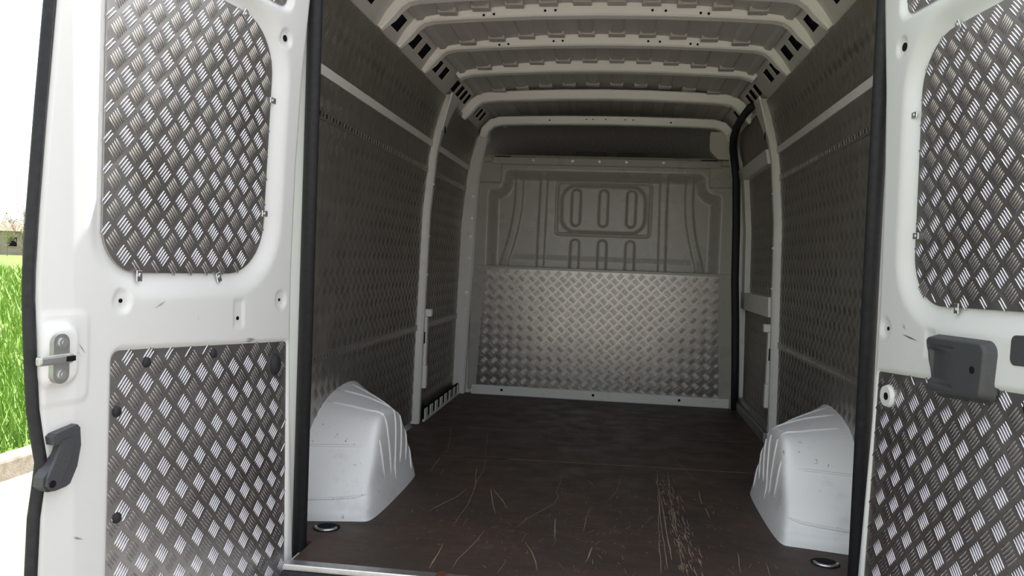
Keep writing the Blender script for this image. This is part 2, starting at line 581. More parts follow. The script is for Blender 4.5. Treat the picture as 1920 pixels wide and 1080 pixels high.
# pillars: pressed posts that follow the section, with a flange and fixing holes
PILZ = [0.0, 0.2, 0.4, 0.6, 0.8, 1.0, 1.1, 1.25, 1.4, 1.46, 1.52, 1.6, 1.66, 1.71]
def pillar(parent, sgn, y0, y1, proud, flange=0.03, name='pillar', xs=None, top_flare=0.0):
    bm = bmesh.new()
    rings = []
    for z in PILZ:
        x = float(wall_x(z)) - proud if xs is None else float(np.interp(z, xs[1], xs[0]))
        xo = float(wall_x(z)) + 0.005
        fl = top_flare * max(0, (z - 1.45) / 0.26)
        c = 0.012
        sec = [(xo, y0), (x + c, y0 - fl * 0.3), (x, y0 + c - fl * 0.3), (x, y1 - c + fl), (x + c, y1 + fl), (x + c, y1 + flange + fl), (xo, y1 + flange + fl)]
        rings.append([bm.verts.new((sgn * a, b, z)) for a, b in sec])
    n = len(rings[0])
    for r0, r1 in zip(rings[:-1], rings[1:]):
        for k in range(n):
            bm.faces.new((r0[k], r0[(k + 1) % n], r1[(k + 1) % n], r1[k]))
    bm.faces.new(rings[0]); bm.faces.new(rings[-1])
    bmesh.ops.recalc_face_normals(bm, faces=bm.faces)
    me = bpy.data.meshes.new(name); bm.to_mesh(me); bm.free()
    o = obj(name, me, M['pillar'], parent)
    return o

def pillar_fittings(o, sgn, y, zs, proud, kind):
    for z in zs:
        x = float(wall_x(z)) - proud
        if kind == 'screw':
            mb = MB().cyl((sgn * (x + 0.001), y, z), (-sgn, 0, 0), 0.010, 0.003, 14).cyl((sgn * (x - 0.002), y, z), (-sgn, 0, 0), 0.005, 0.003, 10)
            mb.build('screw', M['alu'], o)
        else:
            mb = MB().box(sgn * x - 0.002, sgn * x + 0.002, y - 0.008, y + 0.008, z - 0.03, z + 0.03)
            mb.build('slot', M['black'], o)

for par_, sgn, ya in ((wall_left, -1, 1.80), (wall_right, 1, 1.82)):
    p = pillar(par_, sgn, ya, ya + 0.055, 0.038, 0.035, top_flare=0.05)
    pillar_fittings(p, sgn, ya + 0.03, (1.25, 0.98, 0.78), 0.038, 'screw')
    pillar_fittings(p, sgn, ya + 0.047, (1.55, 0.45), 0.040, 'slot')
    # lower latch bracket with a step
    mb = MB()
    for z0, z1, d in ((0.30, 0.56, 0.012), (0.56, 0.60, 0.030), (0.18, 0.30, 0.018)):
        x = float(wall_x(z0)) - 0.038
        mb.box(min(sgn * (x - d), sgn * (x + 0.01)), max(sgn * (x - d), sgn * (x + 0.01)), ya + 0.052, ya + 0.088, z0, z1, 0.005)
    mb.build('bracket', M['pillar'], p)

# front posts beside the bulkhead
FP = (np.array([0.845, 0.832, 0.815, 0.808, 0.80, 0.782, 0.742]), np.array([0.0, 0.48, 0.8, 1.1, 1.37, 1.48, 1.70]))
for par_, sgn in ((wall_left, -1), (wall_right, 1)):
    p = pillar(par_, sgn, 2.845, 2.90, 0.09, 0.03, xs=FP)
    for z, dz in ((1.23, .05), (1.08, .05), (0.93, .045)):
        x = float(np.interp(z, FP[1], FP[0])) - 0.012
        MB().box(sgn * x - .004, sgn * x + .004, 2.895, 2.906, z - dz, z + dz).build('slot', M['black'], p)
    for z in (1.28, 1.14, 1.02, 0.88, 0.66, 0.55):
        x = float(np.interp(z, FP[1], FP[0]))
        MB().cyl((sgn * (x + 0.028), 2.846, z), (0, -1, 0), 0.008, 0.004, 12).build('screw', M['alu'], p)
    # stepped inner bracket along the bulkhead edge
    pts = [(0.0, 0.050), (0.34, 0.048), (0.42, 0.070), (0.50, 0.062), (0.62, 0.035), (0.72, 0.030), (0.74, 0.055), (1.27, 0.060), (1.29, 0.02)]
    bm = bmesh.new(); ra = []; rb = []; rc = []; rd = []
    for z, w in pts:
        x = float(np.interp(z, FP[1], FP[0]))
        ra.append(bm.verts.new((sgn * (x + 0.02), 2.903, z))); rb.append(bm.verts.new((sgn * (x - w + 0.02), 2.906, z)))
        rc.append(bm.verts.new((sgn * (x - w + 0.02), 2.93, z))); rd.append(bm.verts.new((sgn * (x + 0.02), 2.93, z)))
    for k in range(len(pts) - 1):
        for A, B in ((ra, rb), (rb, rc), (rc, rd), (rd, ra)):
            bm.faces.new((A[k], B[k], B[k + 1], A[k + 1]))
    bm.faces.new((ra[0], rb[0], rc[0], rd[0])); bm.faces.new((ra[-1], rb[-1], rc[-1], rd[-1]))
    bmesh.ops.recalc_face_normals(bm, faces=bm.faces)
    me = bpy.data.meshes.new('bracket'); bm.to_mesh(me); bm.free()
    obj('bracket', me, M['pillar'], p)

# slotted strip along the floor, left front bay
mb = MB()
y = 1.90
while y < 2.80:
    mb.box(-0.880, -0.874, y, y + 0.060, 0.0, 0.064, 0.001, seg=1)
    y += 0.125
mb.box(-0.885, -0.872, 1.88, 2.84, -0.002, 0.010)
fs = mb.build('floor_edge_strip', M['pillar'], wall_left)
MB().box(-0.892, -0.884, 1.88, 2.84, 0.0, 0.068).build('slot_shade', M['black'], fs)  # added black sheet: shade in the gaps between tabs

# ------------------------------------------------------------------ ceiling
def roof_z(x): return 1.868 - 0.055 * (abs(x) / 0.70) ** 2.2
nx_ = 20
xs_ = []
prof = []
per = 0.130
xg = np.arange(-0.715, 0.7151, 0.0065)
tri = np.abs(((xg / per + 0.5) % 1.0) - 0.5) * 2        # 0 at a ridge, 1 between
cor = 0.011 * sm(0.50, 0.66, tri)
V = []; F = []
for y in (0.03, Y_FRONT + 0.4):
    for x, c in zip(xg, cor): V.append((x, y, roof_z(x) - c))
for y in (0.03, Y_FRONT + 0.4):
    for x, c in zip(xg, cor): V.append((x, y, roof_z(x) + 0.05))
n = len(xg)
for k in range(n - 1):
    F.append((k, n + k, n + k + 1, k + 1))
    F.append((2 * n + k, 2 * n + k + 1, 3 * n + k + 1, 3 * n + k))
    F.append((k, k + 1, 2 * n + k + 1, 2 * n + k)); F.append((n + k, 3 * n + k, 3 * n + k + 1, n + k + 1))
F.append((0, 2 * n, 3 * n, n)); F.append((n - 1, 2 * n - 1, 4 * n - 1, 3 * n - 1))
ceiling = pyd('ceiling', V, F, M['roof'])
tag(ceiling, 'ribbed bare metal van roof with cross bows', kind='structure')
MB().box(-0.87, 0.87, -0.02, 3.6, 1.925, 1.96).build('roof_outer_skin', M['white'], ceiling)

BOWS = [0.64, 0.89, 1.31, 1.755, 2.27, 2.82]
def bow(y, k):
    drop = [0, 0, 0, 0.006, 0.035, 0.065][k]
    end = [(0.785, 1.696), (0.745, 1.741), (0.715, 1.776), (0.690, 1.794), (0.655, 1.802), (0.5, 1.811), (0.25, 1.820), (0.0, 1.823)]
    if k == 3: end = end[2:]
    if k == 5: end = [(0.745, 1.715), (0.735, 1.752), (0.705, 1.785), (0.66, 1.797), (0.5, 1.803), (0.25, 1.807), (0.0, 1.809)]
    path = [(-a, b - drop) for a, b in end] + [(a, b - drop) for a, b in reversed(end[:-1])]
    sec = [(-0.045, 0.050), (-0.036, 0.046), (-0.031, 0.006), (-0.022, 0.0), (0.022, 0.0), (0.031, 0.006), (0.036, 0.046), (0.045, 0.050)]
    bm = bmesh.new(); rings = []
    for i, (x, z) in enumerate(path):
        a = path[max(i - 1, 0)]; b = path[min(i + 1, len(path) - 1)]
        tx, tz = b[0] - a[0], b[1] - a[1]; L = math.hypot(tx, tz)
        nx, nz = -tz / L, tx / L                     # up/outward
        endf = 0.45 if i in (0, len(path) - 1) else 1.0
        rings.append([bm.verts.new((x + nx * (h + (0.008 if endf < 1 and h < 0.01 else 0)), y + dy * (endf if k != 3 else 1), z + nz * (h + (0.008 if endf < 1 and h < 0.01 else 0)))) for dy, h in sec])
    m = len(sec)
    for r0, r1 in zip(rings[:-1], rings[1:]):
        for j in range(m):
            bm.faces.new((r0[j], r0[(j + 1) % m], r1[(j + 1) % m], r1[j]))
    bm.faces.new(rings[0]); bm.faces.new(rings[-1])
    bmesh.ops.recalc_face_normals(bm, faces=bm.faces)
    for f in bm.faces: f.smooth = False
    me = bpy.data.meshes.new('roof_bow'); bm.to_mesh(me); bm.free()
    o = obj('roof_bow', me, M['bow'], ceiling)
    # small fixing holes in the rear face
    for x in ((-0.45, -0.41, -0.21, -0.17, 0.2, 0.25, 0.38, 0.41) if k < 3 else (-0.35, -0.12, -0.08, 0.0, 0.12, 0.17, 0.40) if k == 5 else ()):
        z = roof_z(x) - drop - 0.026
        MB().cyl((x, y - 0.0325, z), (0, -1, 0), 0.005, 0.002, 10).build('hole', M['black'], o)
    return o
for k, y in enumerate(BOWS):
    bow(y, k)
gap_me = None
for k, y in enumerate(BOWS[1:5]):
    for j in range(10):
        x = -0.585 + j * 0.130
        if gap_me is None:
            gap_me = MB().box(-0.036, 0.036, -0.035, 0.014, -0.010, 0.010, 0.003).build('gap_block', M['roof'], ceiling)  # added block standing in for a dark gap between ribbed skin and bow
            o = gap_me
        else:
            o = gap_me.copy(); link(o, ceiling)
        o.location = (x, y - 0.062, roof_z(x) - 0.008)

# roof rails: slanted, pierced by rectangular openings
HOLES = {-1: [(0.43, .11), (0.765, .11), (1.02, .10), (1.18, .10), (1.44, .09), (1.58, .09), (1.86, .09), (1.98, .08), (2.08, .07), (2.18, .07), (2.39, .07), (2.49, .07), (2.59, .07), (2.70, .07)],
         1: [(0.45, .11), (0.765, .11), (1.03, .10), (1.185, .10), (1.44, .09), (1.58, .09), (1.88, .08), (2.00, .08), (2.11, .07), (2.40, .07), (2.55, .07)]}
for sgn in (-1, 1):
    a = np.array((0.828, 1.685)); b = np.array((0.700, 1.842))
    def rp(t, y, h=0.0):
        p = a + (b - a) * t
        nrm = np.array((b[1] - a[1], -(b[0] - a[0]))) / np.linalg.norm(b - a)   # outward/up
        return (sgn * (p[0] + nrm[0] * h), y, p[1] + nrm[1] * h)
    mb = MB(); yy = 0.03
    def seg(y0, y1, t0, t1):
        mb.prism([(t0, y0), (t1, y0), (t1, y1), (t0, y1)], 0.0, 0.004, lambda t, y, h: rp(t, y, h))
    for yc, wdt in HOLES[sgn]:
        seg(yy, yc - wdt / 2, 0, 1)
        seg(yc - wdt / 2, yc + wdt / 2, 0, 0.36); seg(yc - wdt / 2, yc + wdt / 2, 0.66, 1)
        yy = yc + wdt / 2
    seg(yy, Y_FRONT, 0, 1)
    rail = mb.build('roof_rail', M['rail'], ceiling)
    MB().prism([(0.05, 0.03), (0.95, 0.03), (0.95, Y_FRONT), (0.05, Y_FRONT)], 0.012, 0.016, lambda t, y, h: rp(t, y, h)).build('rail_hole_shade', M['black'], rail)  # added black sheet painted as the shade seen through the rail openings

# gusset joining the pillar to the roof rail
for sgn, par_, yb in ((-1, wall_left, 1.80), (1, wall_right, 1.82)):
    mb = MB()
    pts = [(yb - 0.03, 1.715), (yb + 0.16, 1.715), (yb + 0.11, 1.62), (yb + 0.075, 1.53), (yb + 0.01, 1.53)]
    bm = mb.bm
    lo = [bm.verts.new((sgn * (float(wall_x(z)) - 0.040), y, z)) for y, z in pts]
    hi = [bm.verts.new((sgn * (float(wall_x(z)) - 0.030), y, z)) for y, z in pts]
    bm.faces.new(lo); bm.faces.new(list(reversed(hi)))
    for k in range(len(pts)):
        bm.faces.new((lo[k], lo[(k + 1) % len(pts)], hi[(k + 1) % len(pts)], hi[k]))
    mb.build('gusset', M['pillar'], par_)

# ------------------------------------------------------------------ bulkhead
bx0, bx1, bz0, bz1 = -0.83, 0.83, 0.80, 1.548
gx = np.arange(bx0, bx1 + 1e-6, 0.0060); gz = np.arange(bz0, bz1 + 1e-6, 0.0060)
X, Z = np.meshgrid(gx, gz)
rec = rpoly([(-0.745, 0.60, 0), (0.745, 0.60, 0), (0.745, 1.335, 0.03), (0.655, 1.345, 0.05), (0.640, 1.468, 0.04), (-0.640, 1.468, 0.04), (-0.655, 1.345, 0.05), (-0.745, 1.335, 0.03)], 6)
d = sdf(rec, X, Z)
H = -0.055 * (1 - sm(-0.075, 0.0, d))                       # main recess behind the flange
H += 0.007 * (1 - np.clip((Z - 0.885) / 0.04, 0, 1)) * (1 - sm(-0.16, -0.10, d))   # ledge
def groove(dd, w=0.006, depth=0.010): return -depth * np.exp(-(dd / w) ** 2)
big = rpoly([(-0.295, 1.060, 0.025), (0.305, 1.060, 0.025), (0.305, 1.398, 0.025), (-0.295, 1.398, 0.025)], 6)
H += groove(sdf(big, X, Z))
inn = rpoly([(-0.262, 1.078, 0.09), (0.272, 1.078, 0.09), (0.272, 1.372, 0.09), (-0.262, 1.372, 0.09)], 8)
H += 0.014 * (1 - sm(-0.012, 0.012, sdf(inn, X, Z)))
for xc in (-0.170, 0.006, 0.183):
    H -= 0.020 * (1 - sm(-0.010, 0.004, sdf(rpoly([(xc - .031, 1.112, .03), (xc + .031, 1.112, .03), (xc + .031, 1.352, .03), (xc - .031, 1.352, .03)], 6), X, Z)))
    H += 0.014 * (1 - sm(-0.010, 0.004, sdf(rpoly([(xc - .029, 0.60, .01), (xc + .033, 0.60, .01), (xc + .033, 1.030, .03), (xc - .029, 1.030, .03)], 6), X, Z)))
for s_ in (-1, 1):
    band = np.abs(X - s_ * (0.382 + 0.012 * (1.43 - Z)))
    H += 0.013 * (1 - sm(0.018, 0.028, band)) * sm(1.46, 1.42, Z) * (Z < 1.46)
    xr = 0.545 + 0.075 * ((1.43 - Z) / 0.55) ** 1.0 - 0.028 * np.sin(np.clip((1.43 - Z) / 0.55, 0, 1) * PI)
    H += 0.013 * (1 - sm(0.020, 0.030, np.abs(X - s_ * xr))) * (Z < 1.46)
YB = 2.885 - H
V = np.stack([X, YB, Z], -1).reshape(-1, 3)
nr, nc = X.shape
i0 = (np.arange(nr - 1)[:, None] * nc + np.arange(nc - 1)[None, :]).ravel()
Q = np.stack([i0, i0 + 1, i0 + nc + 1, i0 + nc], 1)
wall_front = MB().box(-0.86, 0.86, 2.99, 3.01, -0.02, 1.545).build('wall_front', M['bulk'])
tag(wall_front, 'grey pressed steel bulkhead between load area and cab', kind='structure')
np_mesh('pressed_panel', V, Q, M['bulk'], wall_front, True)
# rolled top flange with bolts
fl = MB().box(-0.72, 0.73, 2.865, 2.905, 1.493, 1.545, 0.008)
fl = fl.build('top_flange', M['bulk'], wall_front)
for x in (-0.45, -0.20, -0.03, 0.14, 0.37):
    MB().cyl((x, 2.866, 1.522), (0, -1, 0), 0.010, 0.006, 6).build('bolt', M['steel'], fl)
for s_ in (-1, 1):
    MB().box(min(s_ * 0.655, s_ * 0.83), max(s_ * 0.655, s_ * 0.83), 2.870, 2.960, 1.372, 1.515, 0.012).build('corner_block', M['bulk'], wall_front)
    MB().box(min(s_ * 0.60, s_ * 0.70), max(s_ * 0.60, s_ * 0.70), 2.862, 2.872, 1.540, 1.546).build('slot', M['black'], wall_front)
# shelf and headliner of the cab seen over the bulkhead
sh = MB()
sh.box(-0.76, 0.74, 2.90, 3.30, 1.535, 1.560, 0.006)
sh.build('cab_shelf', M['bulk'], wall_front)
hl = MB()
hl.box(-0.90, 0.90, 3.30, 3.34, 1.40, 1.93)
hl = hl.build('cab_headliner', M['liner'], wall_front)
for x in (-0.10, 0.18):
    MB().box(x - 0.10, x + 0.10, 3.285, 3.301, 1.595, 1.640, 0.003).build('vent', M['plastic'], hl)
MB().prism(rpoly([(0.645, 1.715, .01), (0.645, 1.60, .05), (0.70, 1.548, .02), (0.785, 1.548, .01), (0.785, 1.715, .01)], 6), 2.83, 2.93, lambda a_, b_, h: (a_, h, b_)).build('corner_gusset', M['rail'], wall_front)

# tread plate and kick strip on the lower half
def quad_in(pts):
    def f(U, Vv): return sdf(pts, U, Vv) < -0.004
    return f
bp = [(-0.772, 0.045), (0.772, 0.045), (0.738, 0.822), (-0.738, 0.822)]
pm = MB().prism(bp, 2.874, 2.878, lambda a_, b_, h: (a_, h, b_)).build('tread_plate', M['plate'], wall_front)
tread('tread_pattern', pm, M['plate'], -0.78, 0.78, 0.04, 0.83, 0.066, 0.064, 0.0, 0.03, quad_in(bp), lambda u, v, h: np.stack([u, 2.874 - h, v], -1), False, 0.0012)
MB().box(-0.83, 0.845, 2.878, 2.93, 0.03, 0.84, 0.004).build('lower_panel', M['bulk'], wall_front)
ks = MB().box(-0.80, 0.84, 2.855, 2.88, 0.0, 0.062, 0.006).build('kick_strip', M['pillar'], wall_front)
for x in (-0.60, -0.01, 0.53):
    MB().cyl((x, 2.856, 0.036), (0, -1, 0), 0.009, 0.003, 10).build('hole', M['black'], ks)

# ------------------------------------------------------------------ sliding door, right front bay
sd = empty('sliding_door', (0.90, 2.45, 0.0))
tag(sd, 'closed side sliding door with tread plate panels between right pillar and bulkhead', 'sliding door', kind='thing')
def sdp(mb, name, mat, parent=None, **k):
    o = mb.build(name, mat, None, **k)
    o.parent = parent or sd
    o.matrix_parent_inverse = Matrix.Translation(-Vector(sd.location)) if parent is None else Matrix.Identity(4)
    return o
def sdbox(y0, y1, z0, z1, t0, t1, bev=0.006):
    """box following the tilt of the section; t = distance inboard of the wall line"""
    bm = bmesh.new()
    zz = [z0] + [z for z in (0.8, 1.1, 1.4, 1.52, 1.65) if z0 < z < z1] + [z1]
    R = []
    for z in zz:
        x = float(wall_x(z))
        R.append([bm.verts.new(p) for p in ((x - t1, y0, z), (x - t1, y1, z), (x - t0, y1, z), (x - t0, y0, z))])
    for r0, r1 in zip(R[:-1], R[1:]):
        for k in range(4): bm.faces.new((r0[k], r0[(k + 1) % 4], r1[(k + 1) % 4], r1[k]))
    bm.faces.new(R[0]); bm.faces.new(R[-1])
    mb = MB(); mb.bm.free(); mb.bm = bm
    return mb
sdp(sdbox(1.89, 2.90, 0.02, 1.70, 0.0, 0.008), 'inner_skin', M['pillar'])
sdp(sdbox(2.66, 2.76, 0.64, 1.46, 0.0, 0.045), 'window_post', M['pillar'])
sdp(sdbox(1.90, 2.80, 1.405, 1.475, 0.0, 0.045), 'window_rail', M['pillar'])
sdp(sdbox(1.90, 2.80, 0.635, 0.735, 0.0, 0.045), 'waist_rail', M['pillar'])
sdp(sdbox(1.90, 2.82, 0.0, 0.05, 0.0, 0.05), 'sill_rail', M['steel'])
sdp(sdbox(1.90, 2.82, 0.055, 0.085, 0.0, 0.035), 'sill_rail', M['steel'])
def sd_plate(y0, y1, z0, z1):
    o = sdp(sdbox(y0, y1, z0, z1, 0.008, 0.014), 'tread_plate', M['wallsheet'])
    s0, s1 = float(np.interp(z0, _zt, _st)), float(np.interp(z1, _zt, _st))
    t = tread('tread_pattern', None, M['wallsheet'], y0, y1, s0, s1, 0.062, 0.066, 0.02, 0.0, None, place_wall(1, 0.014), False, 0.0019)
    t.parent = o
sd_plate(1.91, 2.655, 0.74, 1.40)
sd_plate(1.91, 2.80, 0.09, 0.63)
sd_plate(1.91, 2.80, 1.48, 1.68)
# black weather seal round the door opening
pts = [(0.0, 2.865), (0.3, 2.872), (0.55, 2.880), (0.8, 2.885), (1.15, 2.88), (1.42, 2.865), (1.52, 2.84), (1.60, 2.78), (1.655, 2.66), (1.685, 2.45), (1.695, 2.2), (1.695, 1.95)]
P = [((float(np.interp(z, FP[1], FP[0])) + 0.022) if z < 1.45 else float(wall_x(z)) - 0.058, y - (0.035 if z < 1.45 else 0.02), z) for z, y in pts]
tb = MB(); tb.tube(P, [(0.017, 0.024)] * len(P), 10, True, (0, 1, 0.001))
door_seal = tb.build('door_seal', M['rubber'], wall_right, True)

# ------------------------------------------------------------------ rear frame, seal and sill
for sgn, par_ in ((-1, wall_left), (1, wall_right)):
    MB().box(min(sgn * 0.805, sgn * 1.0), max(sgn * 0.805, sgn * 0.98), -0.004 if sgn < 0 else 0.081, 0.032 if sgn < 0 else 0.117, -0.12, 1.93, 0.004).build('rear_post', M['white'], par_)
trim_1 = MB().box(-0.93, 0.93, -0.008, 0.04, 1.715, 1.945, 0.004).build('trim_1', M['white'])
tag(trim_1, 'white header over the rear door opening', kind='structure')
sp = [(-0.795, 0.0, -0.06), (-0.795, 0.0, 1.62), (-0.775, 0.0, 1.69), (-0.72, 0.0, 1.715), (0.72, 0.04, 1.715), (0.775, 0.05, 1.69), (0.80, 0.055, 1.62), (0.80, 0.055, -0.06)]
mb = MB(); mb.tube(sp, [(0.018, 0.022)] * len(sp), 12, True, (0, 1, 0))
trim_2 = mb.build('trim_2', M['rubber'], None, True)
tag(trim_2, 'black rubber weather strip round the rear opening', kind='structure')

mb = MB()
mb.box(-0.775, 0.775, -0.165, -0.128, -0.016, 0.003, 0.003)
trim_3 = mb.build('trim_3', M['alu'])
tag(trim_3, 'bright aluminium edge strip along the floor at the rear', kind='structure')
MB().box(-0.345, -0.322, -0.17, -0.125, 0.0, 0.006, 0.002).build('rust_mark', M['rust'], trim_3)
mb = MB()
mb.box(-0.78, 0.78, -0.26, -0.13, -0.20, -0.055, 0.012)
trim_4 = mb.build('trim_4', M['white'])
tag(trim_4, 'white painted rear step below the floor edge', kind='structure')
MB().box(-0.775, 0.775, -0.18, -0.128, -0.054, -0.016).build('sill_seal', M['rubber'], trim_4)

# tie-down recesses in the floor
for x, y in ((-0.768, 0.155), (0.757, 0.205)):
    rg = MB().cyl((x, y, -0.001), (0, 0, 1), 0.042, 0.0022, 28)
    rg = rg.build('tie_down_recess', M['black'], floor)
    pts = [(x + 0.034 * math.cos(t), y + 0.034 * math.sin(t), 0.0035) for t in np.linspace(PI * 1.05, PI * 1.95, 12)]
    MB().tube(pts, 0.005, 8).build('ring', M['steel'], rg)

# scratches: long scores drawn as thin bare-wood slivers in the board surface
SC = [
 ([(-.712, 1.80), (.83, 1.875)], .0022), ([(-.63, 1.17), (-.2, 1.205), (.727, 1.245)], .0042), ([(-.62, 1.175), (-.45, 1.185), (-.33, 1.195)], .006),
]
PXS = [
  [(-0.507, 1.753), (-0.464, 1.424), (-0.425, 1.144), (-0.404, 0.996), (-0.402, 0.811), (-0.390, 0.648), (-0.380, 0.501), (-0.383, 0.381), (-0.386, 0.263)],
  [(-0.440, 1.023), (-0.413, 0.853), (-0.400, 0.747)],
  [(-0.280, 0.253), (-0.289, 0.139), (-0.300, 0.053), (-0.313, -0.017), (-0.314, -0.086)],
  [(-0.082, 1.014), (-0.082, 0.877), (-0.086, 0.739), (-0.074, 0.684), (-0.083, 0.597), (-0.109, 0.519), (-0.134, 0.461), (-0.162, 0.389), (-0.181, 0.300)],
  [(-0.334, 0.734), (-0.296, 0.541), (-0.271, 0.435)],
  [(-0.325, 0.726), (-0.270, 0.584), (-0.235, 0.486)],
  [(-0.422, 0.710), (-0.438, 0.578), (-0.475, 0.477), (-0.495, 0.402)],
  [(-0.713, 1.802), (-0.658, 1.528), (-0.622, 1.299), (-0.620, 1.184)],
  [(-0.046, 0.232), (-0.050, 0.164)],
  [(-0.065, 0.429), (-0.052, 0.224)],
  [(0.153, 1.009), (0.150, 0.875), (0.128, 0.747), (0.101, 0.654)],
  [(0.052, 0.596), (0.038, 0.472), (0.034, 0.316)],
  [(0.067, 0.172), (0.059, 0.095), (0.052, 0.045)],
  [(-0.140, 0.175), (-0.110, 0.092), (-0.092, 0.023), (-0.078, -0.053)],
  [(-0.145, 0.243), (-0.150, 0.173)],
  [(-0.177, -0.003), (-0.186, -0.089)],
  [(-0.624, 1.141), (-0.610, 0.914)],
  [(-0.646, 1.107), (-0.614, 1.024)],
  [(-0.199, 0.184), (-0.183, 0.185)],
  [(-0.161, 0.760), (-0.130, 0.758)],
  [(-0.028, 0.026), (-0.006, -0.025)],
  [(-0.555, 0.456), (-0.513, 0.411)],
  [(-0.558, 0.858), (-0.568, 0.975)],
  [(-0.378, -0.101), (-0.377, 0.016), (-0.381, 0.104)],
  [(-0.353, 0.357), (-0.353, 0.279)],
  [(0.026, 0.951), (0.058, 0.850)],
  [(0.311, 1.173), (0.300, 0.874), (0.288, 0.586), (0.277, 0.347), (0.269, 0.144), (0.264, 0.004)],
  [(0.307, 0.918), (0.297, 0.677), (0.291, 0.503), (0.288, 0.321), (0.287, 0.148), (0.286, 0.048)],
  [(0.355, 1.186), (0.346, 0.886), (0.338, 0.616), (0.332, 0.389), (0.331, 0.222), (0.330, 0.052)],
  [(0.307, 0.755), (0.305, 0.540), (0.301, 0.352), (0.302, 0.215), (0.302, 0.122)],
  [(0.341, 0.617), (0.337, 0.391), (0.329, 0.248)],
  [(0.400, 1.426), (0.422, 1.282), (0.447, 1.138), (0.463, 1.048)],
  [(0.458, 0.916), (0.452, 0.717)],
  [(0.508, 0.239), (0.492, 0.067)],
  [(0.580, 0.175), (0.571, 0.063)],
  [(0.259, 0.528), (0.236, 0.442)],
  [(0.193, 0.151), (0.236, 0.130)],
  [(0.526, 0.506), (0.575, 0.495)],
  [(0.718, 1.490), (0.765, 1.498)],
  [(0.068, 0.185), (0.054, 0.057)],
  [(0.462, 0.094), (0.471, 0.041)],
  [(0.304, 0.256), (0.327, 0.248)],
  [(0.459, 0.683), (0.461, 0.562)],
]
V = []; F = []
def sliver(pts, w):
    n0 = len(V)
    for i, (x, y) in enumerate(pts):
        a = pts[max(i - 1, 0)]; b = pts[min(i + 1, len(pts) - 1)]
        t = math.atan2(b[1] - a[1] + 1e-9, b[0] - a[0])
        ww = w * (0.35 if i in (0, len(pts) - 1) else random.uniform(0.7, 1.2))
        V.append((x - math.sin(t) * ww, y + math.cos(t) * ww, 0.0005)); V.append((x + math.sin(t) * ww, y - math.cos(t) * ww, 0.0005))
    for i in range(len(pts) - 1):
        F.append((n0 + 2 * i, n0 + 2 * i + 1, n0 + 2 * i + 3, n0 + 2 * i + 2))
def rough_line(pts, step=0.05, jit=0.004):
    out = []
    for a, b in zip(pts[:-1], pts[1:]):
        n = max(1, int(math.hypot(b[0] - a[0], b[1] - a[1]) / step))
        for k in range(n):
            t = k / n
            out.append((a[0] + (b[0] - a[0]) * t + random.uniform(-jit, jit), a[1] + (b[1] - a[1]) * t))
    return out + [pts[-1]]
for pts, w in SC: sliver(rough_line(pts, 0.06, 0.002), w)
for pts in PXS: sliver(rough_line(pts, 0.05, 0.002), random.uniform(0.0008, 0.0017))
for k in range(300):
    cx = random.gauss(0.15, 0.38); cy = random.uniform(-0.10, 0.85)
    if abs(cx) > 0.62: continue
    L = random.uniform(0.006, 0.045); t = random.gauss(PI / 2, 0.6)
    sliver([(cx, cy), (cx + math.cos(t) * L * .5, cy + math.sin(t) * L * .5 + .001), (cx + math.cos(t + .05) * L, cy + math.sin(t + .05) * L)], random.uniform(0.0004, 0.0011))
for k in range(150):                                        # the gouged track right of the middle
    cy = random.uniform(0.0, 1.0)
    cx = 0.336 + 0.012 * (0.5 - cy) + random.gauss(0, 0.014) + (0.03 if random.random() < 0.3 else 0)
    L = random.uniform(0.02, 0.09)
    sliver([(cx, cy), (cx - .003, cy + L * .5), (cx + random.uniform(-.004, .002), cy + L)], random.uniform(0.0006, 0.0020))
o = pyd('scratch_marks', V, F, M['scratch'], floor)
o['kind'] = 'stuff'

